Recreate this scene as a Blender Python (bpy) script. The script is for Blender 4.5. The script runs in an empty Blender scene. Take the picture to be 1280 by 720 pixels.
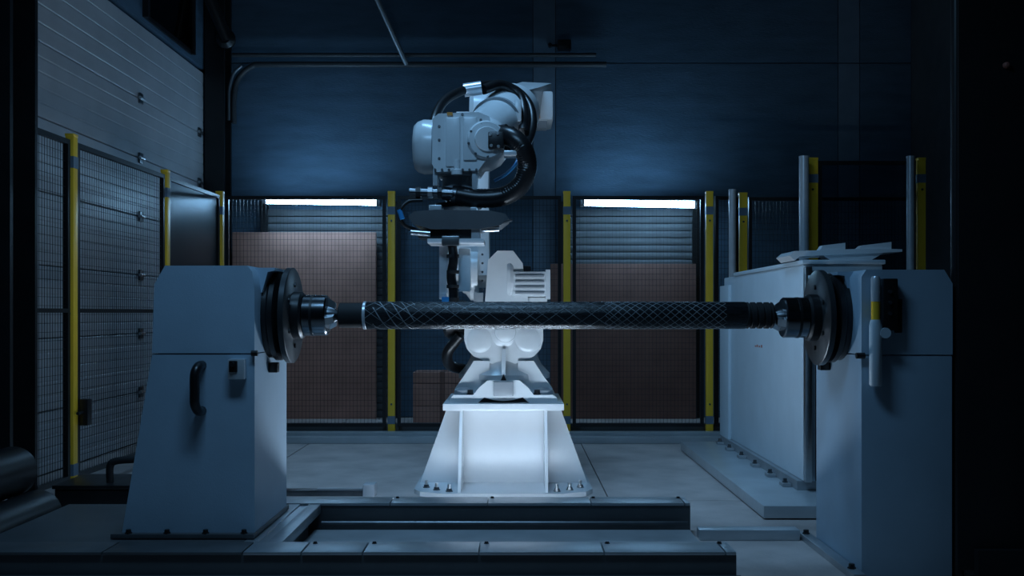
import bpy, bmesh, math, random
from mathutils import Vector, Matrix
random.seed(7)
S = bpy.context.scene
COL = S.collection

# ---------------------------------------------------------------- camera, world, lights, exposure
F, CX, HY, EYE = 1250.0, 645.0, 392.0, 1.1      # focal length in px of a 1280 px frame, vanishing point, eye height
cam = bpy.data.objects.new('camera', bpy.data.cameras.new('camera'))
COL.objects.link(cam)
cam.data.sensor_width = 36.0
cam.data.lens = F / 1280 * 36
cam.data.shift_x = -(CX - 640) / 1280
cam.data.shift_y = (HY - 360) / 1280
cam.location = (0, 0, EYE)
cam.rotation_euler = (math.pi / 2, 0, 0)
cam.data.clip_start = 0.05
S.camera = cam

w = bpy.data.worlds.new('world'); S.world = w; w.use_nodes = True
bg = w.node_tree.nodes['Background']
bg.inputs[0].default_value = (0.16, 0.48, 1.0, 1)
bg.inputs[1].default_value = 0.006

def area(name, loc, size, sizey, power, color, target, spread=180):
    l = bpy.data.lights.new(name, 'AREA'); l.shape = 'RECTANGLE'
    l.size, l.size_y, l.energy, l.color = size, sizey, power, color; l.spread = math.radians(spread)
    o = bpy.data.objects.new(name, l); COL.objects.link(o)
    o.location = loc
    o.rotation_euler = (Vector(target) - Vector(loc)).to_track_quat('-Z', 'Y').to_euler()
    return o
BLUE = (0.28, 0.60, 1.0)
area('front_fill_light', (-0.6, 2.9, 3.7), 1.4, 0.4, 17, BLUE, (-0.4, 4.6, 1.3), 120)  # added fill hung well below the ceiling, placed to light the machine fronts
area('ceiling_light_middle', (-0.9, 5.6, 5.7), 1.8, 0.4, 26, BLUE, (0.2, 6.6, 0.3), 85)
area('rear_fill_light', (-2.0, 7.2, 5.7), 1.4, 0.4, 3, BLUE, (-2.6, 8.8, 1.8), 120)  # weak added fill turned towards the lower left door

vs = S.view_settings
vs.view_transform = 'Standard'; vs.look = 'None'; vs.gamma = 1.0; vs.use_curve_mapping = False
vs.exposure = 0.0

# ---------------------------------------------------------------- helpers
def P(px, py, D):                                # point at distance D that shows at this place of the photograph
    return Vector(((px - CX) * D / F, D, EYE - (py - HY) * D / F))

def mat(name, col, rough=0.5, metal=0.0, var=0.12, scale=6.0, bump=0.0, bscale=60.0, emit=None, es=0.0, stretch=None, spec=0.5):
    m = bpy.data.materials.new(name); m.use_nodes = True
    nt = m.node_tree; b = nt.nodes['Principled BSDF']
    b.inputs['Roughness'].default_value = rough; b.inputs['Metallic'].default_value = metal
    b.inputs['Specular IOR Level'].default_value = spec
    tc = nt.nodes.new('ShaderNodeTexCoord'); mp = nt.nodes.new('ShaderNodeMapping')
    nt.links.new(tc.outputs['Object'], mp.inputs[0])
    if stretch: mp.inputs['Scale'].default_value = stretch
    n = nt.nodes.new('ShaderNodeTexNoise'); n.inputs['Scale'].default_value = scale; n.inputs['Detail'].default_value = 6
    nt.links.new(mp.outputs[0], n.inputs['Vector'])
    r = nt.nodes.new('ShaderNodeValToRGB')
    r.color_ramp.elements[0].position = 0.3; r.color_ramp.elements[1].position = 0.7
    r.color_ramp.elements[0].color = tuple(c * (1 - var) for c in col) + (1,)
    r.color_ramp.elements[1].color = tuple(min(1, c * (1 + var)) for c in col) + (1,)
    nt.links.new(n.outputs[0], r.inputs[0]); nt.links.new(r.outputs[0], b.inputs['Base Color'])
    if bump:
        n2 = nt.nodes.new('ShaderNodeTexNoise'); n2.inputs['Scale'].default_value = bscale
        nt.links.new(mp.outputs[0], n2.inputs['Vector'])
        bp = nt.nodes.new('ShaderNodeBump'); bp.inputs['Strength'].default_value = bump; bp.inputs['Distance'].default_value = 0.01
        nt.links.new(n2.outputs[0], bp.inputs['Height']); nt.links.new(bp.outputs[0], b.inputs['Normal'])
    if emit:
        b.inputs['Emission Color'].default_value = tuple(emit) + (1,); b.inputs['Emission Strength'].default_value = es
    return m

M = {}
M['floor'] = mat('floor_concrete', (0.50, 0.42, 0.39), 0.58, 0, 0.22, 3, 0.25, 45)
M['floor_base'] = mat('floor_joint', (0.05, 0.05, 0.05), 0.9)
M['wall'] = mat('wall_panel_paint', (0.085, 0.150, 0.215), 0.75, 0, 0.16, 2.2, 0.3, 30, stretch=(1, 1, 5))
M['joint'] = mat('wall_joint', (0.08, 0.08, 0.09), 0.9)
M['pilaster'] = mat('pilaster_paint', (0.16, 0.23, 0.30), 0.7)
M['darkwall'] = mat('dark_wall_paint', (0.05, 0.055, 0.06), 0.8)
M['door'] = mat('door_panel_paint', (0.54, 0.55, 0.57), 0.40, 0, 0.08, 3)
M['grey'] = mat('machine_grey_paint', (0.38, 0.50, 0.60), 0.42, 0, 0.05, 5, 0.05, 140)
M['greyw'] = mat('cabinet_grey_paint', (0.58, 0.68, 0.74), 0.45, 0, 0.05, 4, 0.05, 140)
M['robot'] = mat('robot_grey_paint', (0.74, 0.76, 0.77), 0.24, 0, 0.05, 7)
M['robot_dark'] = mat('robot_dark_grey', (0.30, 0.32, 0.34), 0.4)  # second, darker grey for robot fittings and collars
M['white'] = mat('pedestal_white_paint', (0.80, 0.81, 0.82), 0.21, 0, 0.03, 5)
M['black'] = mat('black_steel', (0.012, 0.012, 0.013), 0.35, 0, 0.2)
M['blackm'] = mat('matt_black', (0.010, 0.010, 0.011), 0.75, 0, 0.2)
M['rubber'] = mat('black_hose_rubber', (0.010, 0.010, 0.011), 0.33, 0, 0.2)
M['carbon'] = mat('carbon_fibre', (0.014, 0.015, 0.017), 0.26, 0, 0.5, 22, 0.25, 90, stretch=(1, 6, 6))
M['tow'] = mat('glossy_fibre_tow', (0.46, 0.48, 0.50), 0.28, 0, 0.5, 14)  # pale grey stands in for gloss on the dark carbon tows
M['steel'] = mat('bright_steel', (0.62, 0.63, 0.64), 0.28, 1.0, 0.06, 30)
M['steeld'] = mat('dark_steel', (0.16, 0.17, 0.18), 0.34, 1.0, 0.15, 12)
M['chuck'] = mat('chuck_steel', (0.22, 0.235, 0.25), 0.2, 1.0, 0.08, 20)
M['disc'] = mat('blackened_disc', (0.055, 0.058, 0.062), 0.33, 0.5, 0.12, 12)
M['carrier'] = mat('carrier_grey', (0.13, 0.14, 0.15), 0.35, 0.4, 0.1, 8)
M['rail'] = mat('rail_steel', (0.46, 0.48, 0.50), 0.38, 0.7, 0.1, 9)
M['railf'] = mat('rail_dark_paint_shade', (0.09, 0.095, 0.10), 0.45)  # dark rail paint; also stands for shade on the left rail plates
M['tray'] = mat('tray_dark_grey', (0.30, 0.31, 0.32), 0.45)
M['plinth'] = mat('plinth_painted_steel', (0.46, 0.49, 0.51), 0.28, 0.2, 0.1, 5)
M['yellow'] = mat('yellow_paint', (1.0, 0.58, 0.04), 0.38, 0, 0.05, 8)
M['band'] = mat('grey_blue_band', (0.14, 0.19, 0.24), 0.5)
M['alu'] = mat('aluminium', (0.66, 0.69, 0.72), 0.28, 0.35, 0.06, 20)
M['board'] = mat('brown_board', (0.50, 0.25, 0.19), 0.8, 0, 0.14, 4, 0.1, 60)
M['carton'] = mat('brown_carton', (0.27, 0.13, 0.10), 0.8, 0, 0.12, 5)
M['shutter'] = mat('shutter_grey', (0.12, 0.125, 0.13), 0.7, 0, 0.08, 8)
M['pipe'] = mat('pipe_dark', (0.05, 0.055, 0.06), 0.45)
M['conduit'] = mat('conduit_grey', (0.22, 0.24, 0.26), 0.35, 0.6)
M['orange'] = mat('orange_sticker', (0.75, 0.30, 0.04), 0.5)
M['red'] = mat('red_print', (0.45, 0.16, 0.12), 0.6)
M['bluep'] = mat('blue_plastic', (0.03, 0.24, 0.55), 0.35)
M['tube'] = mat('lamp_tube', (0.9, 0.95, 1), 0.4, emit=(0.32, 0.64, 1.0), es=29)
M['ledbar'] = mat('led_bar_lens', (0.9, 0.95, 1), 0.4, emit=(0.62, 0.80, 1.0), es=84)

def glass(name, tint, gl=0.05):
    m = bpy.data.materials.new(name); m.use_nodes = True
    nt = m.node_tree; nt.nodes.clear()
    out = nt.nodes.new('ShaderNodeOutputMaterial'); mix = nt.nodes.new('ShaderNodeMixShader')
    tr = nt.nodes.new('ShaderNodeBsdfTransparent'); gs = nt.nodes.new('ShaderNodeBsdfGlossy')
    fr = nt.nodes.new('ShaderNodeFresnel'); fr.inputs[0].default_value = 1.45
    tr.inputs[0].default_value = tuple(tint) + (1,); gs.inputs['Roughness'].default_value = gl; gs.inputs[0].default_value = (0.55, 0.58, 0.6, 1)
    nt.links.new(fr.outputs[0], mix.inputs[0]); nt.links.new(tr.outputs[0], mix.inputs[1]); nt.links.new(gs.outputs[0], mix.inputs[2])
    nt.links.new(mix.outputs[0], out.inputs[0])
    return m
M['smoked'] = glass('smoked_polycarbonate', (0.62, 0.68, 0.72), 0.3)
M['pane'] = glass('dark_window_glass', (0.02, 0.025, 0.03), 0.05)

def thing(name, label, cat, loc=(0, 0, 0), group=None):
    o = bpy.data.objects.new(name, None); COL.objects.link(o)
    o.location = loc; o['label'] = label; o['category'] = cat
    o.empty_display_size = 0.1
    if group: o['group'] = group
    return o
def tag(o, label, cat, group=None):
    o['label'] = label; o['category'] = cat
    if group: o['group'] = group
    return o
def struct(o):
    o['kind'] = 'structure'; return o

def wloc(o):
    v = Vector((0, 0, 0))
    while o is not None:
        v += o.location; o = o.parent
    return v

def link(name, bm, m, parent=None, smooth=False, bev=0.0):
    """bmesh in world coordinates -> one object whose origin is the middle of its base"""
    if bev > 0:
        es = [e for e in bm.edges if len(e.link_faces) == 2 and e.calc_face_angle(0) > 0.6]
        bmesh.ops.bevel(bm, geom=es, offset=bev, segments=2, affect='EDGES', profile=0.6)
    bmesh.ops.recalc_face_normals(bm, faces=bm.faces)
    xs = [v.co for v in bm.verts]
    lo = Vector((min(c.x for c in xs), min(c.y for c in xs), min(c.z for c in xs)))
    hi = Vector((max(c.x for c in xs), max(c.y for c in xs), max(c.z for c in xs)))
    org = Vector(((lo.x + hi.x) / 2, (lo.y + hi.y) / 2, lo.z))
    bmesh.ops.translate(bm, verts=bm.verts, vec=-org)
    me = bpy.data.meshes.new(name); bm.to_mesh(me); bm.free()
    me.materials.append(M[m])
    if smooth:
        for p in me.polygons: p.use_smooth = True
        me.set_sharp_from_angle(angle=math.radians(38))
    o = bpy.data.objects.new(name, me); COL.objects.link(o)
    if parent:
        o.parent = parent; o.location = org - wloc(parent)
    else:
        o.location = org
    return o

def bm_box(bm, x0, x1, y0, y1, z0, z1):
    r = bmesh.ops.create_cube(bm, size=1)
    bmesh.ops.scale(bm, verts=r['verts'], vec=(x1 - x0, y1 - y0, z1 - z0))
    bmesh.ops.translate(bm, verts=r['verts'], vec=((x0 + x1) / 2, (y0 + y1) / 2, (z0 + z1) / 2))
    return r['verts']
def box(name, x0, x1, y0, y1, z0, z1, m, parent=None, bev=0.0):
    bm = bmesh.new(); bm_box(bm, x0, x1, y0, y1, z0, z1)
    return link(name, bm, m, parent, bev > 0, bev)
def pbox(name, px0, px1, py0, py1, D0, D1, m, parent=None, bev=0.0, Dm=None):
    """box whose front face spans this pixel rectangle at distance Dm (default D0)"""
    Dm = Dm or D0
    a, b = P(px0, py1, Dm), P(px1, py0, Dm)
    return box(name, a.x, b.x, D0, D1, a.z, b.z, m, parent, bev)

def prism(name, pts, axis, a0, a1, m, parent=None, bev=0.0, smooth=None):
    """polygon extruded along an axis: 'y' takes (x,z), 'x' takes (y,z), 'z' takes (x,y)"""
    bm = bmesh.new()
    def mk(p, a):
        return {'y': (p[0], a, p[1]), 'x': (a, p[0], p[1]), 'z': (p[0], p[1], a)}[axis]
    A = [bm.verts.new(mk(p, a0)) for p in pts]; B = [bm.verts.new(mk(p, a1)) for p in pts]
    bm.faces.new(A); bm.faces.new(B)
    n = len(pts)
    for i in range(n): bm.faces.new((A[i], A[(i + 1) % n], B[(i + 1) % n], B[i]))
    return link(name, bm, m, parent, (bev > 0) if smooth is None else smooth, bev)

def bm_lathe(bm, origin, axis, prof, seg=32):
    """profile [(t, r)] turned about axis through origin"""
    ax = Vector(axis).normalized(); o = Vector(origin)
    u = ax.orthogonal().normalized(); v = ax.cross(u)
    rings = []
    for t, r in prof:
        c = o + ax * t
        if r < 1e-6: rings.append([bm.verts.new(c)])
        else: rings.append([bm.verts.new(c + (u * math.cos(2 * math.pi * k / seg) + v * math.sin(2 * math.pi * k / seg)) * r) for k in range(seg)])
    for a, b in zip(rings, rings[1:]):
        for k in range(seg):
            k2 = (k + 1) % seg
            if len(a) == 1 and len(b) == 1: continue
            if len(a) == 1: bm.faces.new((a[0], b[k2], b[k]))
            elif len(b) == 1: bm.faces.new((a[k], a[k2], b[0]))
            else: bm.faces.new((a[k], a[k2], b[k2], b[k]))
def lathe(name, origin, axis, prof, m, parent=None, seg=32):
    prof = list(prof)
    if prof[0][1] > 1e-6: prof = [(prof[0][0], 0)] + prof
    if prof[-1][1] > 1e-6: prof = prof + [(prof[-1][0], 0)]
    bm = bmesh.new(); bm_lathe(bm, origin, axis, prof, seg)
    return link(name, bm, m, parent, True)
def cyl(name, a, b, r, m, parent=None, seg=24, bev=0.0):
    a, b = Vector(a), Vector(b); L = (b - a).length
    pr = [(0, r - bev), (bev, r), (L - bev, r), (L, r - bev)] if bev else [(0, r), (L, r)]
    return lathe(name, a, b - a, pr, m, parent, seg)

def catmull(pts, n=10):
    pts = [Vector(p) for p in pts]; q = [2 * pts[0] - pts[1]] + pts + [2 * pts[-1] - pts[-2]]
    out = []
    for i in range(1, len(q) - 2):
        p0, p1, p2, p3 = q[i - 1:i + 3]
        for k in range(n):
            t = k / n
            out.append(0.5 * ((2 * p1) + (p2 - p0) * t + (2 * p0 - 5 * p1 + 4 * p2 - p3) * t * t + (3 * p1 - p0 - 3 * p2 + p3) * t ** 3))
    out.append(q[-2]); return out
def bm_tube(bm, path, r, seg=12, rib=0.0):
    up = None; rings = []
    for i, p in enumerate(path):
        t = (path[min(i + 1, len(path) - 1)] - path[max(i - 1, 0)]).normalized()
        if up is None: up = t.orthogonal().normalized()
        up = (up - t * up.dot(t)).normalized(); v = t.cross(up)
        rr = r * (1 + (rib if i % 2 else 0))
        rings.append([bm.verts.new(p + (up * math.cos(2 * math.pi * k / seg) + v * math.sin(2 * math.pi * k / seg)) * rr) for k in range(seg)])
    for a, b in zip(rings, rings[1:]):
        for k in range(seg): bm.faces.new((a[k], a[(k + 1) % seg], b[(k + 1) % seg], b[k]))
    bm.faces.new(rings[0]); bm.faces.new(rings[-1])
def hose(name, pts, r, m, parent=None, seg=12, n=10, rib=0.0):
    bm = bmesh.new(); bm_tube(bm, catmull(pts, n), r, seg, rib)
    return link(name, bm, m, parent, True)

def hexbolt(parent, p, r=0.014, h=0.016, axis=(0, 0, 1), m='steeld', name='bolt'):
    return lathe(name, p, axis, [(0, r * 1.25), (h * 0.25, r * 1.25), (h * 0.25, r * 0.95), (h, r * 0.85)], m, parent, 6)

def copies(src, offsets, parent):
    for d in offsets:
        c = src.copy(); COL.objects.link(c); c.parent = parent; c.location = src.location + Vector(d)
        for ch in src.children:
            k = ch.copy(); COL.objects.link(k); k.parent = c

# ---------------------------------------------------------------- the setting
XL, XR, YB, YF, ZC = -3.22, 4.2, 10.62, -3.0, 6.0
fl = struct(box('floor', XL - 0.3, XR + 0.3, YF, YB + 0.3, -0.2, -0.012, 'floor_base'))
xs = [XL, -1.75, 0.55, 2.6, XR]; ys = [YF, 0.0, 2.95, 5.88, 8.6, YB]
for i in range(len(xs) - 1):
    for j in range(len(ys) - 1):
        box('slab', xs[i] + 0.004, xs[i + 1] - 0.004, ys[j] + 0.004, ys[j + 1] - 0.004, -0.012, 0.0, 'floor', fl)
wb = struct(box('wall_back', XL - 0.3, XR + 0.3, YB + 0.02, YB + 0.3, 0, ZC, 'joint'))
zs = [0.0, 3.76, ZC]; xw = [XL, 0.18, 0.42, 3.42, 3.65, XR]
for i in range(len(xw) - 1):
    for k in range(len(zs) - 1):
        box('wall_panel', xw[i] + 0.004, xw[i + 1] - 0.004, YB, YB + 0.02, zs[k] + 0.006, zs[k + 1] - 0.006,
            'pilaster' if i in (1, 3) else 'wall', wb)
wl = struct(box('wall_left', XL - 0.3, XL - 0.08, YF, YB + 0.3, 0, ZC, 'wall'))
box('upper_wall', XL - 0.08, XL, 6.2, YB, 3.62, ZC, 'wall', wl)
wr = struct(box('wall_right', XR, XR + 0.3, YF, YB + 0.3, 0, ZC, 'darkwall'))
ce = struct(box('ceiling', XL - 0.3, XR + 0.3, YF, YB + 0.3, ZC, ZC + 0.2, 'darkwall'))

# dark windows above the sectional door
for n, (y0, y1) in enumerate(((7.45, 8.15), (8.62, 9.9))):
    wn = struct(box('window_%d' % (n + 1), XL + 0.0, XL + 0.02, y0, y1, 3.66, 5.6, 'black'))
    box('frame_bar', XL + 0.02, XL + 0.05, y0, y0 + 0.05, 3.66, 5.6, 'black', wn)
    box('frame_bar', XL + 0.02, XL + 0.05, y1 - 0.05, y1, 3.66, 5.6, 'black', wn)
    box('pane', XL + 0.021, XL + 0.03, y0 + 0.05, y1 - 0.05, 3.7, 5.55, 'pane', wn)

# sectional door in the left wall
d1 = thing('door_1', 'pale ribbed sectional overhead door behind the left mesh fence', 'door', (XL, 8.55, 0)); struct(d1)
joints = [0.0, 0.43, 0.93, 1.43, 1.93, 2.43, 2.94, 3.58]
for z0, z1 in zip(joints, joints[1:]):
    pts = [(XL - 0.07, z0 + 0.004), (XL - 0.004, z0 + 0.004), (XL, z0 + 0.01)]
    for k in range(1, 5):
        z = z0 + (z1 - z0) * k / 5
        pts += [(XL, z - 0.009), (XL - 0.004, z - 0.004), (XL - 0.004, z + 0.004), (XL, z + 0.009)]
    pts += [(XL, z1 - 0.01), (XL - 0.004, z1 - 0.004), (XL - 0.07, z1 - 0.004)]
    prism('door_panel', pts, 'y', 6.5, 10.3, 'door', d1)
for z in joints[1:-1]:
    for y in (6.62, 8.56, 10.15):
        h = box('hinge', XL - 0.002, XL + 0.018, y - 0.04, y + 0.04, z - 0.045, z + 0.045, 'steeld', d1, 0.006)
        cyl('roller', (XL + 0.02, y - 0.05, z), (XL + 0.02, y + 0.05, z), 0.014, 'steel', h, 10)
box('door_track', XL, XL + 0.06, 6.38, 6.48, 0, 3.9, 'black', d1)

# black corner stanchion with junction knob
st = thing('steel_stanchion', 'black steel stanchion in the far left corner of the room', 'column', (-3.1, 10.4, 0))
box('flange', -3.2, -3.0, 10.28, 10.31, 0, ZC - 0.01, 'black', st)
box('flange', -3.2, -3.0, 10.52, 10.55, 0, ZC - 0.01, 'black', st)
box('web', -3.115, -3.085, 10.31, 10.52, 0, ZC - 0.01, 'black', st)
cyl('brace', P(251, -28, 9.96) , P(284, 50, 10.2), 0.06, 'black', st, 14)
lathe('joint_knob', P(284, 50, 10.26), (0, -1, 0), [(0, 0.09), (0.05, 0.1), (0.1, 0.06)], 'black', st, 20)
# near dark column at the left picture edge
nc = thing('steel_column', 'black steel column in front of the left fence at picture edge', 'column', (-2.8, 5.1, 0))
box('flange', -3.1, -2.52, 4.98, 5.01, 0, ZC - 0.01, 'black', nc)
box('flange', -3.1, -2.52, 5.24, 5.27, 0, ZC - 0.01, 'black', nc)
box('web', -2.83, -2.79, 5.01, 5.24, 0, ZC - 0.01, 'black', nc)
box('cable_duct', -2.66, -2.60, 4.94, 4.98, 0, ZC - 0.01, 'black', nc, 0.008)

# pipes on the back wall
tag(cyl('wall_pipe', (-2.98, 10.5, 3.815), (0.84, 10.5, 3.815), 0.022, 'pipe', None, 12), 'upper of the two dark horizontal pipes on the rear wall', 'pipe')
tag(hose('wall_pipe', [(0.95, 10.52, 3.72), (0, 10.52, 3.72), (-1.5, 10.52, 3.72), (-2.6, 10.52, 3.72), (-2.78, 10.52, 3.70), (-2.93, 10.52, 3.56), (-2.97, 10.52, 3.35), (-2.97, 10.52, 3.1)], 0.03, 'pipe', None, 12),
    'lower dark pipe on the rear wall bending down at its left end', 'pipe')
tag(hose('wall_conduit', [P(302, 82, 10.4), P(292, 92, 10.4), P(287, 108, 10.4), P(286, 122, 10.4), P(286, 150, 10.4)], 0.016, 'conduit', None, 10), 'thin curved grey conduit beside the corner stanchion', 'conduit')
ra, rc = P(466, -12, 9.9), P(508, 80, 10.47)
tag(cyl('hanging_rod', ra + (ra - rc) * ((5.97 - ra.z) / (ra.z - rc.z)), rc, 0.027, 'conduit', None, 12), 'slanting grey rod running down to the rear wall pipes', 'rod')
jb = tag(box('wall_bracket', 0.44, 0.58, 10.5, 10.62, 3.88, 3.98, 'black', None, 0.01), 'small black bracket on the rear wall right of the pilaster', 'bracket')
box('arm', 0.36, 0.45, 10.58, 10.61, 3.93, 3.95, 'black', jb)
cyl('stud', (0.36, 10.55, 3.94), (0.36, 10.62, 3.94), 0.02, 'black', jb, 10)

# two roller shutters with a lamp above each
for n, (x0, x1) in enumerate(((-2.62, -1.32), (0.52, 1.86))):
    dr = thing('door_%d' % (n + 2), 'grey roller shutter under the %s wall lamp' % ('left' if n == 0 else 'right'), 'door', ((x0 + x1) / 2, 10.58, 0)); struct(dr)
    box('side_track', x0 - 0.07, x0, 10.52, 10.6, 0, 2.28, 'black', dr)
    box('side_track', x1, x1 + 0.07, 10.52, 10.6, 0, 2.28, 'black', dr)
    prof = [(10.60, 0.003), (10.577, 0.004), (10.573, 0.010), (10.571, 0.038), (10.573, 0.067), (10.577, 0.073), (10.60, 0.074)]
    s0 = prism('slat', prof, 'x', x0, x1, 'shutter', dr, smooth=True)
    copies(s0, [(0, 0, 0.076 * k) for k in range(1, 28)], dr)
    box('shutter_box', x0 - 0.07, x1 + 0.07, 10.55, 10.61, 2.13, 2.20, 'shutter', dr, 0.008)
for n, (pa, pb) in enumerate((((331, 250.5), (473, 253)), ((728, 253.2), (870, 256)))):
    a, b = P(pa[0], pa[1], 10.22), P(pb[0], pb[1], 10.22)
    t = thing('tube_lamp', ('glowing tube lamp on the rear wall left of the robot', 'glowing tube lamp on the rear wall right of the robot')[n], 'lamp', ((a.x + b.x) / 2, 10.5, a.z - 0.05), 'tube lamps on the rear wall')
    cyl('tube', a, b, 0.034, 'tube', t, 16)
    box('housing', a.x, b.x, 10.265, 10.32, min(a.z, b.z) - 0.005, max(a.z, b.z) + 0.03, 'alu', t, 0.006)
    for q in (a, b):
        box('end_cap', q.x - 0.02, q.x + 0.02, 10.18, 10.32, q.z - 0.036, q.z + 0.036, 'alu', t, 0.006)
    for fx in (0.2, 0.8):
        c = a.lerp(b, fx); box('wall_arm', c.x - 0.015, c.x + 0.015, 10.32, 10.62, c.z - 0.01, c.z + 0.03, 'alu', t)

# brown boards and cartons behind the fence
bd = thing('brown_board', 'large brown board standing behind the left bay of the rear fence', 'board', (-2.2, 10.46, 0))
box('sheet', -2.965, -1.46, 10.44, 10.47, 0.0, 1.95, 'board', bd, 0.004)
for x in (-2.8, -2.2, -1.55): box('batten', x - 0.03, x + 0.03, 10.47, 10.515, 0.03, 1.88, 'carton', bd)
bd = thing('brown_board', 'dark brown board standing behind the right bay of the rear fence', 'board', (1.1, 10.46, 0))
box('sheet', 0.36, 1.88, 10.44, 10.47, 0.0, 1.62, 'carton', bd, 0.004)
for x in (0.45, 1.1, 1.7): box('batten', x - 0.03, x + 0.03, 10.47, 10.515, 0.03, 1.58, 'carton', bd)
cz = [(0.0, 0.2, 'lowest'), (0.205, 0.42, 'middle'), (0.425, 0.53, 'topmost')]
for z0, z1, wd in cz:
    c = thing('carton', 'brown carton behind the fence left of the pedestal, %s of its stack' % wd, 'carton', (-0.7, 9.9, z0), 'cartons stacked behind the fence')
    box('carton_body', -1.0, -0.42, 9.7, 10.1, z0, z1, 'board', c, 0.006)
    box('tape', -0.74, -0.69, 9.696, 10.104, z0 + 0.01, z1 + 0.002, 'carton', c)

# ---------------------------------------------------------------- safety fence
def post(x, y, h, label, w=0.062, d=0.05, yfoot=True):
    t = thing('fence_post', label, 'fence post', (x, y, 0), 'yellow posts of the safety fence')
    box('post_tube', x - w / 2, x + w / 2, y - d / 2, y + d / 2, 0.008, h, 'yellow', t, 0.004)
    box('foot_plate', x - w * 0.9, x + w * 0.9, y - d, y + d, 0.0, 0.01, 'yellow', t)
    for z in (0.16, h - 0.16):
        box('grey_band', x - w / 2 - 0.002, x + w / 2 + 0.002, y - d / 2 - 0.002, y + d / 2 + 0.002, z - 0.035, z + 0.035, 'band', t)
    box('post_cap', x - w / 2 - 0.002, x + w / 2 + 0.002, y - d / 2 - 0.002, y + d / 2 + 0.002, h - 0.006, h + 0.012, 'yellow', t, 0.004)
    for z in (0.3, 1.1, h - 0.25):
        cyl('clamp_bolt', (x, y - d / 2 - 0.008, z), (x, y - d / 2 + 0.004, z), 0.009, 'steeld', t, 8)
    return t
H = 2.17
post(-2.62, 8.85, H, 'yellow fence post at the rear left corner, farthest left of the rear row')
post(-1.10, 8.85, H, 'yellow fence post left of the robot, between left lamp and robot')
post(0.45, 8.85, H, 'yellow fence post just right of the robot in the rear row')
post(1.71, 8.85, H, 'yellow fence post in the rear row right of the right lamp')
post(-2.64, 7.53, H, 'yellow fence post with a bright glint directly above the left headstock', 0.05, 0.062)
post(-2.68, 6.03, H, 'yellow fence post nearest the left picture edge, tallest in view', 0.05, 0.062)
post(2.03, 8.95, H, 'yellow fence post at the rear right corner behind the grey cabinet', 0.07)
post(2.425, 8.2, 2.365, 'wide yellow fence post above the right grey cabinet beside the clear screen', 0.09)
post(3.32, 8.2, 2.365, 'thin yellow fence post farthest right, beside the black enclosure')

def panel(a, b, label, mid=False, kind='mesh', z0=0.1, z1=2.14, fr=0.03):
    """framed panel between two plan points"""
    a, b = Vector((a[0], a[1], 0)), Vector((b[0], b[1], 0)); L = (b - a).length; u = (b - a) / L; nrm = Vector((-u.y, u.x, 0))
    t = thing('mesh_screen' if kind == 'mesh' else 'clear_screen', label, 'guard screen', ((a.x + b.x) / 2, (a.y + b.y) / 2, z0), 'screens of the safety fence')
    def bar(name, s0, s1, q0, q1, th, m):
        bm = bmesh.new(); vs_ = bm_box(bm, s0, s1, -th / 2, th / 2, q0, q1)
        for v in bm.verts: v.co = a + u * v.co.x + nrm * v.co.y + Vector((0, 0, v.co.z))
        return link(name, bm, m, t)
    bar('frame_rail', 0, L, z1 - fr, z1, fr, 'black'); bar('frame_rail', 0, L, z0, z0 + fr, fr, 'black')
    bar('frame_stile', 0, fr, z0 + fr, z1 - fr, fr, 'black'); bar('frame_stile', L - fr, L, z0 + fr, z1 - fr, fr, 'black')
    if mid: bar('frame_rail', fr, L - fr, 1.105, 1.13, fr, 'black')
    if kind == 'mesh':
        bm = bmesh.new(); wv = 0.0012
        n = int((L - 2 * fr) / 0.032)
        for k in range(1, n):
            s = fr + (L - 2 * fr) * k / n; bm_box(bm, s - wv, s + wv, -wv, wv, z0 + fr, z1 - fr)
        n = int((z1 - z0 - 2 * fr) / 0.05)
        for k in range(1, n):
            z = z0 + fr + (z1 - z0 - 2 * fr) * k / n; bm_box(bm, fr, L - fr, wv, 3 * wv, z - wv, z + wv)
        for v in bm.verts: v.co = a + u * v.co.x + nrm * v.co.y + Vector((0, 0, v.co.z))
        o = link('wire_mesh', bm, 'black', t); o['kind'] = 'stuff'
    else:
        bar('clear_sheet', fr, L - fr, z0 + fr, z1 - fr, 0.005, 'smoked')
    return t
g = 0.05
panel((-2.62 + g, 8.85), (-1.10 - g, 8.85), 'black mesh fence screen in front of the large brown board')
panel((-1.10 + g, 8.85), (0.45 - g, 8.85), 'black mesh fence screen directly behind the robot')
panel((0.45 + g, 8.85), (1.71 - g, 8.85), 'black mesh fence screen under the right wall lamp')
panel((1.71 + g, 8.85), (1.99 - g * 0.2, 8.93), 'narrow black mesh fence screen beside the right rear corner')
panel((-2.64, 7.53 + g), (-2.62, 8.85 - g), 'smoked clear fence screen in the rear left corner', kind='sheet')
panel((-2.68, 6.03 + g), (-2.64, 7.53 - g), 'black mesh fence screen left of the headstock, over the pale door', mid=True)
panel((-2.69, 5.31), (-2.68, 6.03 - g), 'narrow black mesh fence screen beside the black column at left', mid=True)
panel((2.03 + g, 8.95), (3.55, 8.95), 'dark mesh fence screen behind the grey cabinet at right')
panel((2.425 + g, 8.2), (3.32 - g, 8.2), 'smoked clear fence screen above the tailstock at right', kind='sheet', z1=2.35)
sw = thing('gate_latch', 'small black latch box on the leftmost yellow fence post', 'latch', (-2.63, 6.1, 0.55))
box('latch_body', -2.655, -2.60, 6.07, 6.13, 0.42, 0.58, 'black', sw, 0.006); cyl('bolt_rod', (-2.63, 6.0, 0.5), (-2.63, 6.07, 0.5), 0.01, 'black', sw, 8)

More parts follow.
